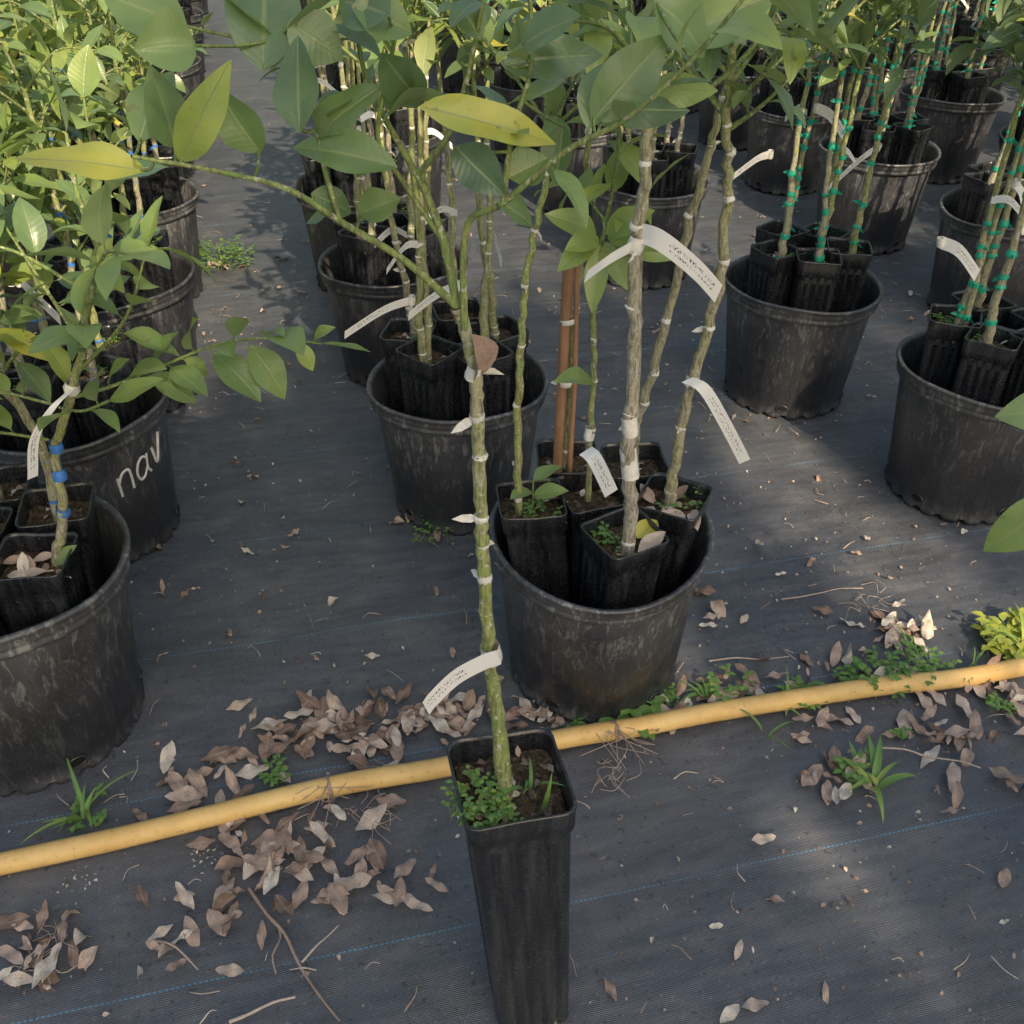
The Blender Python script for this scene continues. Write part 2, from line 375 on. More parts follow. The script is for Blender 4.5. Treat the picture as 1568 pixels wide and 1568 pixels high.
# ------------------------------------------------------------------ ground
def build_ground():
    n=261; s=np.linspace(-1,1,n); c=np.sinh(s*5.4)/math.sinh(5.4)*60
    xs=c; ys=c+1.3
    a=math.radians(13.3); vs=[]
    for x in xs:
        for y in ys:
            if abs(x)<5 and abs(y-1.3)<6:
                xx=x*math.cos(a)+y*math.sin(a); yy=-x*math.sin(a)+y*math.cos(a)
                w=noise.noise(Vector((xx*.8,yy*4.2,3.1)))*.0045+noise.noise(Vector((xx*3,yy*9,.1)))*.0018
                rr=noise.noise(Vector((xx*.6,yy*1.9,7.7))); w+=max(0,1-abs(rr)*12)*.006
            else: w=0
            vs.append((x,y,w-.003))
    f=[(i*n+j,(i+1)*n+j,(i+1)*n+j+1,i*n+j+1) for i in range(n-1) for j in range(n-1)]
    mb=MB(); mb.add(vs,f,0,(0,0,0,1)); obj('ground',mb.mesh('ground',[MG]))
build_ground()
# ------------------------------------------------------------------ big pots
md,_nt=newmat('pot_hole_dark'); _g=N(_nt); _g.out(_g.pbr((.004,.004,.004),.9))
def bigpot_mesh(seed):
    r=np.random.default_rng(seed); S=120; mb=MB()
    prof=[(.137,.0,'f'),(.143,.0,'f'),(.1435,.010,'f'),(.1405,.014,'b'),(.144,.05,'b'),(.150,.11,'b'),(.1560,.17,'b'),(.1615,.225,'b'),(.1640,.250,'b'),(.1650,.2555,''),(.1725,.257,''),(.1745,.2605,''),(.1735,.265,''),(.1720,.268,''),(.1745,.271,''),(.1760,.2755,''),(.1750,.281,''),(.1770,.283,''),(.1805,.2865,''),(.1800,.2905,''),(.1765,.292,''),(.1715,.290,''),(.1690,.282,''),(.1640,.25,''),(.150,.12,''),(.140,.02,''),(.0005,.018,'')]
    ph=r.uniform(0,6,4); am=r.uniform(.001,.005,3); vs=[]
    for rr,z,t in prof:
        for j in range(S):
            a=2*math.pi*j/S; R=rr
            q=z/.29; R+=q*(am[0]*math.sin(2*a+ph[0])+am[1]*.6*math.sin(3*a+ph[1]))
            zz=z+ (q**3)*(.0045*math.sin(2*a+ph[2])+.0015*math.sin(5*a+ph[3]))
            if t=='b':
                R+= .0018 if j%10 in(0,1) else 0
            if t=='f' and j%6 in (0,1): zz+=.009 if z<.005 else 0; R-=.002
            vs.append((R*math.cos(a),R*math.sin(a),zz))
    n=len(prof); f=[(i*S+j,i*S+(j+1)%S,(i+1)*S+(j+1)%S,(i+1)*S+j) for i in range(n-1) for j in range(S)]
    mb.add(vs,f,0,(0,0,0,1))
    for k in range(5):
        a=k*2*math.pi/5+.3; er=V(math.cos(a),math.sin(a),0); et=V(-math.sin(a),math.cos(a),0)
        c=er*.1432+V(0,0,.028); P=[c+et*.013*math.cos(b)+V(0,0,1)*.008*math.sin(b) for b in np.linspace(0,6.283,15)]
        tube(mb,P,.0018,5,0,(0,0,0,1))
        vv=[c+er*.0012]+[c+er*.0012+et*.0125*math.cos(b)+V(0,0,1)*.0075*math.sin(b) for b in np.linspace(0,6.283,13)]
        mb.add(vv,[(0,i,i+1,i+2) for i in range(1,12,2)],1,(0,0,0,1))
    return mb.mesh('nursery_pot',[MPOT,md])
PM=[bigpot_mesh(s) for s in range(4)]
# ------------------------------------------------------------------ sapling variants
def variant(tape,seed,leafy=1.,zb=.66,h=(.86,1.02),rnd=(.38,.16),L=.072,bl=(.1,.22)):
    mb=MB(); top=treepot(mb,(0,0,0),.092,.36,0)
    x,y=U(-.012,.012),U(-.012,.012); b=top+V(x,y,-.01)
    two=U(0,1)<.35
    for k in range(2 if two else 1):
        lx,ly=U(-.05,.05),U(-.05,.05); H=U(*h)
        path=[b+V(k*.012,0,0),b+V(lx*.3,ly*.2,.12)+V(k*.01,0,0),b+V(lx*.5+U(-.008,.008),ly*.6,.28),b+V(lx,ly,H-.36)]
        sapling(mb,path,U(.006,.0085),U(.0032,.0048),zb,int(6*leafy),bl,L,rnd,tape,int(U(8,13)) if tape=='tapeg' else int(U(6,10)),green=(U(.1,.6),U(.5,.9)),spc=.022)
    if U(0,1)<.6: weedclump(mb,(top[0]-.02,top[1]+.015,top[2]),.022,9,.009)
    if U(0,1)<.4:
        i=U(.5,.62); strip(mb,[V(b[0],b[1],i),V(b[0]+.03,b[1]-.01,i+.005),V(b[0]+.07,b[1]-.02,i-.03)],.014,(0,.2,1))
    return mb.mesh('sapling_mesh_'+str(seed))
VW=[variant('tapew',i,.85,zb=.80,h=(.92,1.05),rnd=(.55,.2),L=.068) for i in range(6)]
VG=[variant('tapeg',i+10,1.1,zb=.70,h=(.88,1.02),rnd=(.40,.18),bl=(.08,.18)) for i in range(6)]
VB=[variant('tapeb',i+20,1.5,zb=.54,h=(.76,.98),rnd=(.56,.18),L=.066) for i in range(5)]
VF=[variant('tapeg' if i%2 else 'tapew',i+30,1.4,zb=.56,h=(.8,1.0),rnd=(.45,.22),L=.068) for i in range(6)]
def group(x,y,kind,n=5,seed=0,skip=False,a0=None,pot=0,sc=None):
    p=obj('nursery_pot',PM[pot%4],(x,y,0),U(0,6.28),sc=sc or U(.98,1.03))
    if skip: return p
    a0=U(0,1.2) if a0 is None else a0
    for k in range(n):
        a=a0+k*2*math.pi/n; r=.088; lst={'w':VW,'g':VG,'b':VB,'f':VF}[kind]
        o=obj('potted_citrus_sapling',lst[int(U(0,len(lst)-.01))],(x+r*math.cos(a),y+r*math.sin(a),U(.018,.03)),a+U(-.2,.2)+1.57*int(U(0,4)))
        o.rotation_euler[0]=U(-.025,.025); o.rotation_euler[1]=U(-.025,.025)
    return p
potM1=group(.139,1.213,'w',skip=True,pot=0)
group(-.107,1.707,'w',a0=-.9,pot=1)
group(-.293,2.298,'w',pot=2); group(-.45,2.85,'w',pot=3)
potL1=group(-.765,1.09,'b',skip=True,pot=2,sc=1.12)
potL2=group(-.83,1.60,'b',5,pot=3); group(-.93,2.16,'b',pot=0); group(-1.07,2.75,'b',pot=1)
group(.677,2.162,'g',a0=-1.57,pot=0); group(.957,1.747,'g',a0=-2.2,pot=1); group(.40,2.91,'w',pot=2); group(.25,3.5,'f',pot=3)
group(1.356,2.645,'g',pot=3); group(1.163,3.19,'g',pot=2)
k=0
rows=[(.42,3.42,'f'),(1.05,4.1,'f'),(1.92,3.75,'f'),(2.55,2.2,'g'),(3.3,3.2,'f'),(3.95,3.6,'f'),(4.7,5,'f'),(5.3,5.2,'f'),(-.47,3.3,'f'),(-.95,1.6,'b'),(-1.7,1.9,'b'),(-2.2,2.6,'f'),(-3.0,3.4,'f'),(-3.6,4.2,'f')]
for x0,y0,kd in rows:
    y=y0
    while y<7.4:
        group(x0-.235*y+U(-.03,.03),y,kd,4 if y>3.8 else 5,pot=k); k+=1; y+=.56
# ------------------------------------------------------------------ custom M1 saplings
PS=.096
def custom(name,topc,size,h,yaw,fn,ctr=(.139,1.213)):
    dx,dy=(topc[0]-ctr[0])*.32,(topc[1]-ctr[1])*.32
    mb=MB(); top=treepot(mb,(topc[0]-dx,topc[1]-dy,topc[2]),size,h,yaw,(dx,dy)); fn(mb,top); return obj(name,mb.mesh(name))
def f1(mb,t):
    sapling(mb,[(.010,1.185,.34),(.008,1.18,.445),(.010,1.18,.562),(.014,1.18,.668),(.025,1.18,.756),(.040,1.18,.84),(.04,1.19,.93)],.0055,.004,.88,5,(.1,.2),.065,(.48,.18),nt=7,nv=7,nu=5,green=(.6,.9))
    leaf(mb,t+V(.0,-.01,.04),(1,-.2,.6),(0,-.3,1),.055,.03,.6,.3,.6); leaf(mb,t+V(0,0,.04),(-.6,-.6,.5),(0,0,1),.05,.03,.6,.3,.55)
    leaf(mb,t+V(0,0,.06),(.7,.3,.5),(0,0,1),.05,.028,.6,.3,.6); tube(mb,[t+V(0,0,-.01),t+V(0,0,.06)],.0015,5,'bark',(.9,0,0,1))
    weedclump(mb,t+V(.01,-.02,0),.03,16,.009)
custom('potted_citrus_sapling',(.028,1.19,.02),PS,.345,.12,f1)
def f2(mb,t):
    P=[(.116,1.22,.34),(.114,1.22,.486),(.1144,1.22,.570),(.105,1.20,.677),(.110,1.2,.74),(.12,1.2,.80)]
    sapling(mb,P,.0045,.003,.76,2,(.05,.09),.065,(.66,.05),nt=6,nv=7,nu=5,green=(.5,.95),spc=.03)
    for e,w in (((.055,1.17,.805),.036),((.062,1.16,.745),.032),((.155,1.16,.81),.036),((.195,1.17,.755),.038),((.145,1.15,.722),.032),((.10,1.14,.70),.03),((.17,1.13,.785),.03),((.075,1.15,.775),.03)):
        b=V(.112,1.195,.765); d=V(*e)-b; leaf(mb,b+d*.12,d,(U(-.2,.2),-.7,.7),np.linalg.norm(d),w,.5,.25,U(.6,.7),9,5,twist=U(-.3,.3))
    strip(mb,[(.105,1.18,.456),(.118,1.165,.45),(.144,1.16,.395)],.022,(.8,.2,.5)); ring(mb,V(.113,1.22,.46),V(0,0,1),.007,'tapew',.02)
    leaf(mb,(.114,1.21,.55),(-.5,-.5,.6),(0,-.4,1),.075,.035,.9,.3,.6)
custom('potted_citrus_sapling',(.122,1.225,.02),PS,.335,.3,f2)
def f3(mb,t):
    sapling(mb,[(.163,1.095,.34),(.163,1.09,.412),(.151,1.08,.531),(.1496,1.08,.645),(.141,1.08,.780),(.144,1.08,.869),(.141,1.08,.945),(.132,1.08,1.014)],.0090,.0052,.92,7,(.1,.24),.068,(.48,.19),nt=8,nv=8,nu=5,green=(-.05,.55),spc=.028)
    tube(mb,cat([(.157,1.10,.44),(.16,1.11,.6),(.15,1.12,.8),(.15,1.12,.95)],5),[.005,.004],7,'bark',(.1,0,0,1),jit=.05)
    ring(mb,V(.155,1.083,.50),V(0,0,1),.010,'tapew',.045); ring(mb,V(.151,1.08,.56),V(0,0,1),.0095,'tapew',.03)
    strip(mb,[(.138,1.085,.813),(.165,1.06,.812),(.21,1.07,.775),(.245,1.09,.735)],.024,(.25,-.1,1)); ring(mb,V(.141,1.08,.80),V(0,0,1),.009,'tapew',.02)
    strip(mb,[(.138,1.075,.80),(.11,1.06,.79),(.085,1.07,.765)],.016,(.25,-.1,1),txt=0)
    weedclump(mb,t+V(-.02,.01,0),.03,12,.010); leaf(mb,t+V(.02,-.02,.006),(.8,.3,.3),(-.2,-.3,1),.05,.028,-.6,.4,.85,mat='dry'); leaf(mb,t+V(.02,.0,.016),(.5,.5,.2),(0,-.4,1),.05,.03,.4,.4,.93)
custom('potted_citrus_sapling',(.160,1.108,.02),PS,.345,.50,f3)
def f4(mb,t):
    sapling(mb,[(.235,1.2,.33),(.239,1.2,.385),(.244,1.2,.519),(.26,1.2,.620),(.268,1.2,.748),(.26,1.2,.854),(.249,1.2,.907),(.253,1.2,.991)],.0080,.005,.89,6,(.1,.22),.068,(.48,.19),nt=9,nv=8,nu=5,green=(.3,.65))
    strip(mb,[(.240,1.19,.565),(.262,1.17,.56),(.30,1.17,.50),(.335,1.18,.437)],.017,(.9,0,.5)); ring(mb,V(.249,1.2,.56),V(.1,0,1),.009,'tapew',.018)
    weedclump(mb,t+V(.02,.01,0),.032,14,.010)
    for q in range(5): leaf(mb,t+V(U(-.03,.03),U(-.03,.02),.008),(U(-1,1),U(-1,1),.2),(0,-.2,1),.04,.02,U(-1,1),.4,U(.3,1),mat='dry')
custom('potted_citrus_sapling',(.242,1.197,.02),PS,.345,-.45,f4)
def f5(mb,t):
    sapling(mb,[(.1925,1.3,.34),(.1925,1.3,.426),(.21,1.3,.518),(.227,1.3,.642),(.247,1.3,.79),(.262,1.3,.88),(.27,1.3,.97)],.0075,.0045,.88,5,(.12,.24),.064,(.54,.2),nt=9,nv=6,nu=5,green=(.3,.55))
custom('potted_citrus_sapling',(.195,1.303,.02),PS,.34,.1,f5)
def f6(mb,t):
    tube(mb,[(.072,1.3,.33),(.075,1.3,.5),(.078,1.3,.69)],.0078,8,'stake',(0,0,0,1),jit=.02)
    tube(mb,[(.092,1.3,.33),(.094,1.3,.5),(.09,1.3,.70)],.004,8,'stake',(0,0,0,1),jit=.02)
    sapling(mb,[(.085,1.31,.34),(.09,1.32,.55),(.10,1.33,.75),(.10,1.33,.9)],.005,.004,.86,4,(.1,.2),.064,(.54,.18),nt=5,nv=6,nu=5,green=(.5,.8))
    ring(mb,V(.08,1.3,.60),V(0,0,1),.010,'tapew'); ring(mb,V(.08,1.3,.50),V(0,0,1),.010,'tapew')
custom('potted_citrus_sapling',(.088,1.312,.02),PS,.34,.0,f6)
# ------------------------------------------------------------------ L1 saplings
LC=(-.765,1.09)
def g1(mb,t):
    sapling(mb,[(-.635,1.045,.33),(-.62,1.045,.38),(-.594,1.05,.455),(-.585,1.06,.533),(-.5415,1.06,.62),(-.503,1.06,.707),(-.463,1.06,.803)],.0065,.0045,.64,7,(.1,.2),.078,(.55,.13),nt=0,nv=8,nu=5,green=(.3,.9),spc=.026)
    for q in [(-.596,1.05,.445),(-.588,1.055,.50),(-.583,1.06,.54)]: ring(mb,V(*q),V(.1,0,1),.008,'tapeb',.015)
    B=cat([(-.55,1.06,.61),(-.50,1.07,.62),(-.445,1.09,.635),(-.36,1.1,.665),(-.29,1.1,.672),(-.235,1.1,.665)],5)
    tube(mb,B,[.003,.002,.0015],6,'bark',(.95,0,0,1)); leaves_on(mb,B,.15,.018,.075,(.62,.05),8,5,wr=.5,up=.3)
    B=cat([(-.56,1.055,.60),(-.52,1.03,.61),(-.48,1.02,.63)],5); tube(mb,B,.002,6,'bark',(.95,0,0,1)); leaves_on(mb,B,.3,.022,.07,(.62,.05),8,5,up=.9)
    B=cat([(-.565,1.06,.60),(-.62,1.04,.63),(-.70,1.02,.64)],5); tube(mb,B,.002,6,'bark',(.95,0,0,1)); leaves_on(mb,B,.2,.026,.08,(.6,.08),8,5)
    B=cat([(-.59,1.06,.55),(-.64,1.03,.58),(-.69,.99,.60)],5); tube(mb,B,.002,6,'bark',(.95,0,0,1)); leaves_on(mb,B,.2,.024,.075,(.6,.08),8,5)
    strip(mb,[(-.536,1.05,.628),(-.555,1.03,.615),(-.59,1.03,.57),(-.615,1.04,.505)],.015,(1,.2,.35)); ring(mb,V(-.54,1.06,.625),V(.3,0,1),.008,'tapew',.015)
    leaf(mb,t+V(.03,-.0,.01),(.6,.2,.8),(-.4,-.6,.6),.04,.022,.6,.3,.6)
    for q in range(6): leaf(mb,t+V(U(-.035,.035),U(-.03,.02),.006),(U(-1,1),U(-1,1),.2),(0,-.2,1),.035,.016,U(-1,1),.4,U(.5,1.2),mat='dry')
custom('potted_citrus_sapling',(-.647,1.032,.02),PS,.365,.08,g1,LC)
def gx(x,y,rz):
    def fn(mb,t):
        sapling(mb,[t+V(0,0,-.01),t+V(.01,.0,.15),t+V(U(-.03,.03),U(-.02,.02),.3),t+V(U(-.05,.05),U(-.04,.04),.42)],.0065,.0045,.58,8,(.1,.2),.075,(.56,.18),tapes='tapeb',nt=4,nv=7,nu=5,green=(.3,.8))
    custom('potted_citrus_sapling',(x,y,.02),PS,.365,rz,fn,LC)
gx(-.66,1.15,.25); gx(-.76,1.09,.1); gx(-.77,1.20,.2); gx(-.87,1.06,0.15); gx(-.755,.985,-.1)
# hand-lettered pot mark
def lettering():
    mb=MB(); strokes=[[(0,.03),(.002,.0)],[(.001,.02),(.010,.031),(.022,.031),(.026,.02),(.027,0)],
      [(.064,.024),(.055,.031),(.044,.027),(.039,.014),(.045,.002),(.055,.003),(.064,.015)],[(.065,.031),(.064,.01),(.071,.0)],
      [(.080,.030),(.092,.0),(.106,.036)]]
    cx,cy=-.83,1.60
    for s in strokes:
        P=[]
        for x,y in cat([(a,b,0) for a,b in s],6)[:,:2]:
            z=.158+y*1.5+x*.3; rr=.1445+(z-.05)*.0965+.0036; th=math.radians(-48)+x*1.0/.158
            P.append((cx+rr*math.cos(th),cy+rr*math.sin(th),z))
        tube(mb,P,.0028,6,0,(0,0,0,1))
    o=obj('painted_lettering',mb.mesh('lettering',[M_WHITE])); o.parent=potL2; o.matrix_parent_inverse=potL2.matrix_basis.inverted()
bpy.context.view_layer.update(); lettering()
# ------------------------------------------------------------------ labels
def label_on(name,pts,w,wd):
    mb=MB(); strip(mb,pts,w,wd); ring(mb,V(*pts[0]),V(0,0,1),.006,'tapew',.016); obj(name,mb.mesh(name))
for p0,p1,w in [((-.17,1.55,.519),(-.286,1.53,.464),.016),((-.09,1.57,.536),(-.176,1.54,.494),.018),((.80,2.2,.584),(.70,2.17,.506),.02),((.541,2.1,.598),(.465,2.08,.558),.018),((.744,1.65,.582),(.815,1.63,.529),.022),((.65,2.2,.665),(.725,2.2,.604),.022),((-.743,1.4,.618),(-.689,1.38,.563),.02),((1.0,1.7,.60),(1.02,1.68,.51),.015),((.88,1.72,.66),(.91,1.69,.58),.016)]:
    p0=V(*p0);p1=V(*p1); label_on('plant_label',[p0,p0*.6+p1*.4+V(0,-.01,.012),p1],w,(.15,-.1,1) if abs(p1[0]-p0[0])>.04 else (1,0,.1))
# ------------------------------------------------------------------ foreground sapling
def hero():
    mb=MB(); lean=(-.022,.0)
    top=treepot(mb,(.020,.632,0),.109,.425,.21,lean)
    T=[(-.006,.633,.38),(-.008,.633,.415),(-.015,.64,.518),(-.021,.645,.582),(-.024,.65,.679),(-.026,.655,.738),(-.027,.66,.817),(-.028,.66,.863),(-.035,.665,.898),(-.040,.665,.914)]
    P=cat(T,8); P[2:-2]+=rng.normal(0,.0006,(len(P)-4,3)); tube(mb,P,[.0088,.0080,.0062,.0058,.0055,.0052,.0050,.0052],12,'bark',np.array([(.55,0,0,1),(.8,0,0,1),(.65,0,0,1),(.5,0,0,1),(.45,0,0,1),(.45,0,0,1)]),jit=.05)
    for q,h in [(.628,.003),(.668,.012),(.705,.003),(.73,.007),(.785,.006),(.826,.008),(.865,.012)]:
        i=int(np.argmin(abs(P[:,2]-q))); ring(mb,P[i],P[i+1]-P[i],.0056,'tapew',h)
    j0=V(-.040,.665,.914)
    br={'A':[j0,(-.075,.66,.951),(-.116,.65,.983),(-.146,.64,1.008),(-.188,.63,1.023),(-.235,.62,1.035)],
     'A2':[(-.116,.65,.983),(-.125,.66,1.02),(-.13,.67,1.06),(-.15,.68,1.09)],
     'B':[j0,(-.048,.67,.961),(-.059,.68,.990),(-.066,.69,1.001),(-.083,.7,1.029),(-.099,.71,1.060),(-.105,.71,1.12)],
     'C':[(-.066,.69,1.001),(-.041,.68,1.034),(-.027,.68,1.075),(-.018,.67,1.114),(-.01,.67,1.16)],
     'D':[(-.035,.66,.898),(-.031,.65,.978),(-.006,.64,.999),(.035,.63,1.036),(.070,.62,1.058),(.104,.61,1.093),(.13,.60,1.13)],
     'E':[(-.048,.67,.961),(-.075,.68,1.0),(-.09,.68,1.03),(-.075,.69,1.09)],
     'F':[(-.006,.64,.999),(.0,.65,1.04),(.012,.66,1.08),(.01,.67,1.13)]}
    rad={'A':[.0030,.0014],'A2':[.002,.0012],'B':[.0036,.0024,.0014],'C':[.0023,.0013],'D':[.0028,.0019,.0012],'E':[.002,.0013],'F':[.002,.0013]}
    for k,pts in br.items():
        B=cat(pts,7); tube(mb,B,rad[k],8,'bark',(.85,0,0,1),jit=.05)
    lv=[(-.232,1.023,-.312,1.038,.029,.86,-.0),(-.250,1.027,-.233,1.072,.034,.58,0),(-.228,1.023,-.223,1.071,.030,.45,0),(-.215,1.023,-.175,1.079,.026,.74,0),
     (-.157,1.075,-.156,1.135,.048,.35,.02),(-.132,1.046,-.132,1.094,.034,.35,0),(-.130,1.034,-.088,1.063,.034,.5,0),(-.075,1.019,-.142,1.040,.028,.45,0),
     (-.108,.976,-.080,.988,.024,.5,0),(-.134,1.001,-.106,.988,.022,.2,0),(-.056,1.062,.028,1.042,.028,.86,.01),(-.036,1.036,-.006,1.014,.028,.1,0),
     (-.002,1.014,.022,1.023,.028,.5,0),(-.006,1.079,.057,1.088,.028,.3,0),(.006,1.094,.034,1.116,.030,.4,0),(.049,1.053,.091,1.098,.034,.4,0),
     (.084,1.059,.129,1.063,.022,.66,0),(.057,1.055,.112,1.048,.024,.3,0),(-.190,1.094,-.218,1.098,.036,.55,0),(-.083,1.083,-.061,1.044,.030,.3,0),
     (-.073,1.109,-.108,1.116,.034,.35,0),(-.034,1.079,-.023,1.048,.028,.2,0),(-.037,1.116,-.018,1.094,.03,.45,0),(.085,1.116,.123,1.094,.038,.5,0),
     (-.140,1.101,-.108,1.083,.034,.4,0),(-.097,1.112,-.061,1.101,.034,.5,0),(-.118,.99,-.15,.975,.022,.3,0),(.035,1.036,.03,1.0,.024,.35,0),
     (-.01,1.0,.02,.985,.022,.45,0),(-.17,1.02,-.19,1.06,.03,.5,0),(-.2,1.10,-.25,1.12,.035,.5,0),(.10,1.09,.16,1.12,.035,.6,0)]
    for x0,z0,x1,z1,w,r,dy in lv:
        sp=r>=.85
        y0=.66+U(-.03,.03) if not sp else .63; b=V(x0,y0,z0); t=V(x1,y0+dy+(U(-.03,.03) if not sp else 0),z1); d=t-b; L=np.linalg.norm(d)*1.06
        leaf(mb,b,d,V(U(-.4,.4),-.75+U(-.35,.35),.65+U(-.3,.4)),L,w,.3 if sp else U(-.1,.8),U(.1,.5),r,12,7,wav=.035,twist=U(-.4,.4))
        best=None
        for pts in br.values():
            for q in cat(pts,4):
                dd=np.linalg.norm(q-b)
                if best is None or dd<best[0]: best=(dd,q)
        tube(mb,cat([best[1],(best[1]+b)/2+V(0,0,-.002),b+d*.04],3),.0011,5,'bark',(.95,0,0,1))
    for k,s0 in (('B',.6),('C',.4),('D',.5),('E',.5),('F',.3),('A2',.4)):
        leaves_on(mb,cat(br[k],7),s0,.024,.052,(.5,.18),10,5)
    leaf(mb,(-.030,.655,.897),(.25,-.1,-1),(.8,-.6,.1),.042,.026,.6,1.0,.45,8,5,'dry')
    strip(mb,[(-.012,.632,.590),(-.025,.628,.588),(-.050,.622,.575),(-.071,.618,.552),(-.079,.618,.538)],.021,(-.25,-.15,1),n=7)
    ring(mb,V(-.019,.643,.585),V(0,0,1),.0085,'tapew',.022)
    weedclump(mb,(top[0]-.033,top[1]-.012,top[2]),.032,60,.0075,(.3,.75)); weedclump(mb,(top[0]-.01,top[1]-.035,top[2]),.018,16,.0075,(.3,.75))
    grass(mb,(top[0]+.022,top[1]+.005,top[2]),6,.05,.006,.6); leaf(mb,(top[0]+.03,top[1]-.02,top[2]),(.2,-.1,1),(.3,-1,.1),.06,.006,.3,.5,.5,8,3,'weed',0,.5)
    for q in range(40): leaf(mb,top+V(U(-.045,.045),U(-.045,.045),.004),(U(-1,1),U(-1,1),.3),(0,-.2,1),U(.005,.014),U(.003,.007),U(-1,1),.4,U(0,1),3,3,'dry')
    return obj('potted_citrus_sapling',mb.mesh('hero_sapling'))
hero()
def side():
    mb=MB(); top=treepot(mb,(.80,.72,0),.1,.36,.2)
    sapling(mb,[top+V(0,0,-.01),top+V(-.02,0,.15),top+V(-.04,.01,.3),top+V(-.05,0,.42)],.007,.0045,.68,3,(.05,.09),.07,(.5,.1),nt=5,nv=8,nu=5)
    for b,d,L,w,r in [((.533,.78,.765),(-1,.0,-.12),.085,.048,.55),((.535,.78,.665),(-.72,-.1,-1.),.095,.05,.58),((.525,.79,.70),(-.3,0,-.3),.03,.02,.6)]:
        leaf(mb,b,d,(.1,-.8,.7),L,w,.4,.2,r,12,7)
        tube(mb,cat([top+V(-.03,0,.22),V(.66,.76,.66),V(*b)],5),[.003,.0012],6,'bark',(.9,0,0,1))
    obj('potted_citrus_sapling',mb.mesh('side_sapling'))
side()
# ------------------------------------------------------------------ irrigation pipe
def pipe():
    mb=MB(); P=cat([(-2.6,.30,.0165),(-1.6,.57,.0165),(-.715,.804,.0165),(-.49,.868,.0165),(-.269,.937,.0165),(-.10,.974,.0165),(.068,1.024,.018),(.20,1.052,.017),(.336,1.085,.017),(.60,1.138,.0165),(.875,1.187,.0165),(1.7,1.42,.0165),(2.8,1.70,.0165)],12)
    tube(mb,P,.0158,16,0,(0,0,0,1),jit=.008)
    o=obj('irrigation_pipe',mb.mesh('irrigation_pipe',[MH]))
    m2=MB()
    for c in (V(-.275,.935,.0165),V(.16,1.043,.0165)):
        for k in range(5):
            ph=U(0,6); C=[c+V(.94,.23,0)*(U(-.004,.004)+.004*math.sin(a*.5))+V(-.23,.94,0)*.0172*math.cos(a+ph)+V(0,0,.0172)*math.sin(a+ph) for a in np.linspace(0,6.3,14)]
            tube(m2,C,.0009,4,'dry',(.6,1,.5,1))
        for k in range(10): tube(m2,cat([c+V(0,0,.012),c+V(U(-.04,.04),U(-.05,.01),.015),c+V(U(-.07,.07),U(-.08,.0),.004)],4),.0007,3,'dry',(.7,1,.5,1))
    t=obj('twine_tie',m2.mesh('twine')); t.parent=o
pipe()
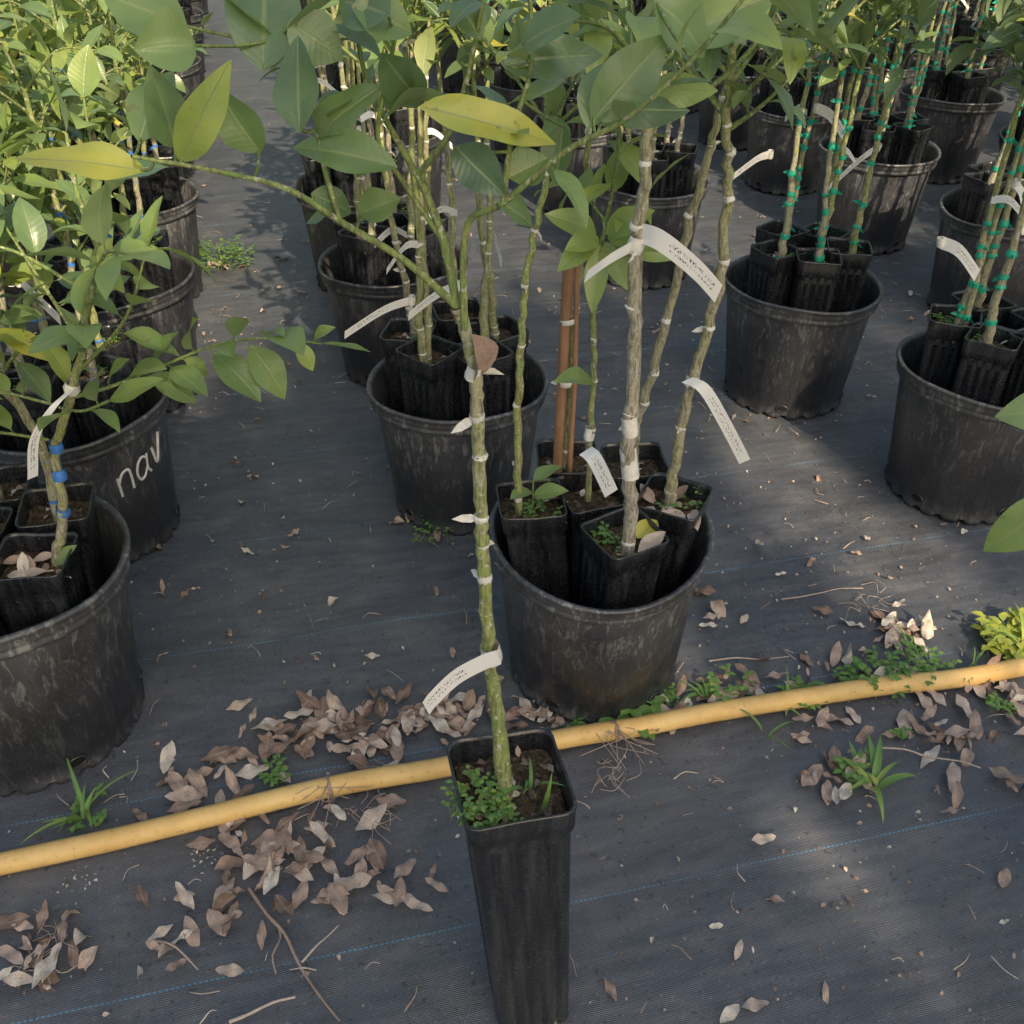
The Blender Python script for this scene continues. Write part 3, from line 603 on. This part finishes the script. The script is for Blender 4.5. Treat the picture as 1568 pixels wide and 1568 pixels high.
# ------------------------------------------------------------------ litter
def litter():
    mb=MB()
    def dl(x,y,L=None,z=None,r=None):
        L=L or U(.024,.062); a=U(0,6.28); cr=U(0,1)<.25
        leaf(mb,V(x,y,z if z is not None else U(.003,.008)),V(math.cos(a),math.sin(a),U(-.02,.10)),V(U(-.2,.2),U(-.2,.2),1 if U(0,1)>.3 else -1),L,L*U(.26,.46)*(1.1 if cr else 1),U(.9,2.4) if cr else U(.0,.5),U(.4,1.3) if cr else U(-.2,.25),float(np.clip(rng.normal(.56,.27),0,1)) if r is None else r,9,5,'dry',.09,pw=U(.9,1.1),twist=U(-1.4,1.4) if cr else U(-.3,.3),ex=.7)
    cl=[(-.243,1.045,.085,.035,44),(-.333,1.07,.06,.03,26),(-.153,1.085,.06,.025,24),(-.30,.80,.095,.055,34),(-.355,.85,.06,.03,14),(-.40,.745,.07,.035,16),(-.243,.84,.05,.04,12),(-.64,.70,.06,.04,16),(-.60,.665,.05,.02,6),(-.2,.77,.06,.03,8),(-.45,.70,.07,.03,6),(.709,1.284,.05,.03,24),(.63,1.30,.03,.03,3),(-.08,1.10,.05,.03,16),(.05,1.075,.05,.015,16),(.266,1.11,.06,.02,16),(.355,1.14,.05,.02,12),(.42,1.16,.10,.03,14),(.66,1.044,.05,.03,10),(.72,1.02,.05,.02,10),(.806,1.13,.06,.03,16),(.50,.965,.04,.015,12),(-.5,.97,.05,.02,8),(-.42,.94,.05,.02,8),(.64,1.19,.12,.03,18),(-.153,1.61,.05,.02,5),(-.9,2.95,.08,.05,12),(.36,1.36,.03,.04,6),(-.40,.99,.06,.03,10),(.55,1.08,.18,.03,12),(.75,.95,.08,.05,7)]
    for x,y,sx,sy,n in cl:
        for _ in range(int(n)): dl(x+rng.normal(0,sx*.7),y+rng.normal(0,sy*.8),z=U(.003,.016))
    for x,y in [(.67,1.78),(.49,1.548),(.37,.755),(.67,.775),(-.71,1.52),(-.67,1.385),(-.655,1.39),(-.595,1.83),(-.567,1.67),(-.45,1.56),(-.146,1.408),(-.69,2.78),(-.12,.79),(-.115,.785),(.38,.86),(.63,.9),(.43,1.33),(.30,.70),(.13,.62),(-.05,1.72),(-.32,1.37),(.56,2.0),(.43,2.5),(-.60,2.3),(-.72,2.6)]: dl(x,y,U(.028,.045))
    for _ in range(380):
        x=U(-1.5,1.8); y=U(.5,4.8); dl(x,y,U(.008,.036))
    def twig(a,b,r=.0022,seg=4):
        a=V(*a,.005);b=V(*b,.006); P=[a+(b-a)*t+V(U(-.006,.006),U(-.006,.006),U(0,.006))*(1 if 0<t<1 else 0) for t in np.linspace(0,1,seg)]
        tube(mb,cat(P,3),[r,r*.6],5,'dry',(U(.5,.9),1,.5,1),jit=.12)
    twig((-.36,.775),(-.21,.595),.0028,6); twig((-.345,.595),(-.27,.625),.0026); twig((-.31,.72),(-.30,.655),.0015); twig((-.27,.67),(-.23,.72),.0015); twig((-.47,.70),(-.40,.66),.002)
    twig((.58,1.02),(.72,.98),.002,5); twig((.50,1.37),(.66,1.40),.0015,5); twig((.34,1.21),(.48,1.22),.0018)
    for _ in range(520):
        x=U(-1.2,1.6);y=U(.55,3.4); a=U(0,6.28);l=U(.006,.04); twig((x,y),(x+l*math.cos(a),y+l*math.sin(a)),U(.0005,.0012),3)
    for c in [(-.2,.90),(.16,.97),(-.22,.93),(-.61,.68),(.66,1.36)]:
        for _ in range(14):
            a=U(0,6.28); l=U(.02,.05); p=V(c[0]+U(-.03,.03),c[1]+U(-.03,.03),.004); tube(mb,cat([p,p+V(l*.5*math.cos(a),l*.5*math.sin(a),U(.0,.012)),p+V(l*math.cos(a+.8),l*math.sin(a+.8),.003)],3),.0006,3,'dry',(.75,1,.5,1))
    for _ in range(3400):
        x=U(-1.2,1.7); y=U(.5,2.8)
        if x<.2 and U(0,1)<.45: continue
        r=U(.001,.0036); leaf(mb,V(x,y,.002),V(U(-1,1),U(-1,1),.1),V(U(-.5,.5),U(-.5,.5),1),r*2.6,r*1.8,1.,.5,U(0,.9),3,3,'dry')
    for _ in range(90):
        x=U(-1.,1.2); y=U(.55,2.2); leaf(mb,V(x,y,.003),V(U(-1,1),U(-1,1),.1),V(0,0,1),U(.004,.010),U(.003,.006),1.4,.6,U(0,1),4,3,'grit')
    for c,n in (((-.44,.83),26),((-.60,.79),24)):
        for _ in range(n): leaf(mb,V(c[0]+rng.normal(0,.014),c[1]+rng.normal(0,.014),.002),V(U(-1,1),U(-1,1),.05),V(0,0,1),U(.002,.007),U(.001,.005),.8,.3,0,2,3,'grit')
    obj('leaf_litter',mb.mesh('leaf_litter'))
litter()
def weeds():
    def mk(fn):
        mb=MB(); fn(mb); obj('weed_plant',mb.mesh('weed_plant'))
    mk(lambda m:(grass(m,(.55,.955,0),9,.075,.011,1.2,.45),grass(m,(.53,.98,0),6,.05,.009,1.2,.45),weedclump(m,(.53,.97,0),.03,10,.014)))
    mk(lambda m:(grass(m,(-.627,.895,0),9,.10,.009,.9,.45),weedclump(m,(-.62,.90,0),.03,10,.012)))
    mk(lambda m:(grass(m,(.32,1.13,0),7,.10,.009,1.1,.45),weedclump(m,(.20,1.085,0),.035,12,.03),weedclump(m,(.36,1.14,0),.04,14,.014)))
    mk(lambda m:(weedclump(m,(.62,1.18,0),.05,30,.014),weedclump(m,(.70,1.19,0),.05,26,.013),grass(m,(.78,1.19,0),8,.07,.006)))
    mk(lambda m:(weedclump(m,(-.153,1.58,0),.05,26,.010),))
    mk(lambda m:(weedclump(m,(-.352,.965,0),.025,16,.010),))
    mk(lambda m:(weedclump(m,(-.92,2.97,0),.09,50,.018),grass(m,(-.92,2.97,0),10,.1,.006)))
    mk(lambda m:(weedclump(m,(.88,1.26,0),.05,34,.022,(.7,1)),grass(m,(.90,1.24,0),9,.12,.008,.8,.6)))
    mk(lambda m:(weedclump(m,(.48,1.13,0),.03,14,.013),grass(m,(.44,1.10,0),4,.08,.006),grass(m,(.405,1.05,0),3,.06,.006),weedclump(m,(.57,1.15,0),.03,14,.012)))
    mk(lambda m:(weedclump(m,(.80,1.10,0),.02,9,.012),weedclump(m,(.62,1.05,0),.015,6,.010),grass(m,(.70,1.24,0),5,.06,.006),weedclump(m,(.27,1.12,0),.02,9,.011),weedclump(m,(.10,1.06,0),.015,6,.010)))
weeds()
# ------------------------------------------------------------------ unseen oaks added behind the viewpoint to block the sun
EL=38.; te=math.tan(math.radians(EL)); SD=V(.37,-.93,0)/math.hypot(.37,.93); SP=V(.93,.37,0)/math.hypot(.37,.93); QC=7.
def win(z0,a,b,zp=0,m=.10): return te*(QC+a)+zp-m<z0<te*(QC+b)+zp+m
def shade():
    zc=te*(QC+1.25)-.15
    for ti,pc in enumerate((-4.2,-1.6,1.0,3.6,6.2)):
        mb=MB(); base=SP*pc+SD*(QC+U(-.2,.2))
        P=cat([base,base+V(.1,.03,1.8),base+V(-.05,.1,3.8),base+V(0,0,zc-.7)],6); tube(mb,P,[.17,.12,.05],10,'bark',(.0,0,0,1),jit=.04)
        for k in range(14):
            z=zc-2.0+k*.1; a=k*2.4; p=base+V(0,0,z); e=p+V(math.cos(a)*1.2,math.sin(a)*.8,.5); tube(mb,cat([p,(p+e)/2+V(0,0,-.05),e],4),[.035,.01],6,'bark',(.0,0,0,1))
        for _ in range(4300):
            a=U(0,6.28); r=1.75*math.sqrt(U(0,1)); z=zc+U(-1.3,1.1)*math.sqrt(max(.14,1-(r/1.95)**2)); p=base+V(0,0,z)+SP*r*math.cos(a)+SD*r*math.sin(a)*.45
            pp=np.dot(p,SP); q=np.dot(p,SD); z0=p[2]-te*(q-QC)  # canopy gaps shaped to let sun streaks reach the ground and pot
            if abs(pp-1.243)<.20 and win(z0,.85,1.75): continue
            if abs(pp-.69)<.13 and (win(z0,.58,.74,0,.07) or win(z0,.87,.95,.15,.10)): continue
            leaf(mb,p-V(0,0,.03),V(U(-1,1),U(-1,1),U(-.6,.4)),V(U(-.6,.6)+.35,U(-.6,.6)-.9,.8),U(.13,.19),.12,.4,.2,float(np.clip(rng.normal(.2,.1),0,1)),2,3)
        obj('added_shade_oak',mb.mesh('added_shade_oak'))
shade()
def hedge():
    mb=MB()
    for _ in range(7000):
        x=U(-9,9); y=8.4+U(-.5,.7)-.15*x; top=1.35+.25*math.sin(x*1.7)+.15*math.sin(x*4.1); z=.1+(top)*math.sqrt(U(0,1))
        leaf(mb,(x,y,z),V(U(-1,1),U(-1,1),U(-.5,.6)),V(U(-.6,.6),U(-.6,.6),1),U(.09,.16),.07,.5,.2,float(np.clip(rng.normal(.4,.2),0,1)),2,3)
    for k in range(60):
        x=U(-9,9); y=8.4-.15*x+U(-.3,.5); tube(mb,[(x,y,0),(x+.02,y,.7),(x,y,1.3)],.012,5,'bark',(.3,0,0,1))
    obj('citrus_hedge',mb.mesh('citrus_hedge'))
    mb=MB()
    for _ in range(7000):
        a=U(0,6.28); R=26+U(-1.5,1.5); h=4.5+1.4*math.sin(a*9)+.9*math.sin(a*23); z=h*math.sqrt(U(0,1))
        leaf(mb,(R*math.cos(a),R*math.sin(a),z),V(U(-1,1),U(-1,1),U(-.5,.6)),V(U(-1,1),U(-1,1),1),U(.7,1.2),.6,.5,.2,U(.1,.6),2,3)
    obj('distant_tree_line',mb.mesh('distant_tree_line'))
hedge()
# ------------------------------------------------------------------ light, sky, camera
sd=nrm(SD*math.cos(math.radians(EL))+V(0,0,math.sin(math.radians(EL))))
su=bpy.data.lights.new('sun','SUN'); su.energy=5; su.angle=math.radians(.5); su.color=(1,.80,.55)
so=bpy.data.objects.new('sun',su); scene.collection.objects.link(so); so.rotation_euler=Vector(-sd).to_track_quat('-Z','Y').to_euler()
w=bpy.data.worlds.new('World'); scene.world=w; w.use_nodes=True; nt=w.node_tree; nt.nodes.clear()
sk=nt.nodes.new('ShaderNodeTexSky'); sk.sky_type='NISHITA'; sk.sun_disc=False; sk.sun_elevation=math.radians(EL); sk.sun_rotation=math.atan2(sd[0],sd[1]); sk.air_density=1.8; sk.dust_density=5.; sk.ozone_density=1.6
bg=nt.nodes.new('ShaderNodeBackground'); bg.inputs[1].default_value=.15; ow=nt.nodes.new('ShaderNodeOutputWorld')
nt.links.new(sk.outputs[0],bg.inputs[0]); nt.links.new(bg.outputs[0],ow.inputs[0])
cd=bpy.data.cameras.new('camera'); cd.sensor_width=36; cd.lens=36*1505/1568; cd.clip_start=.02; cd.clip_end=300
co=bpy.data.objects.new('camera',cd); scene.collection.objects.link(co); co.location=(0,0,1.22); co.rotation_euler=(math.radians(90-36.5),0,0); scene.camera=co
scene.view_settings.view_transform='Standard'; scene.view_settings.look='None'; scene.view_settings.exposure=0
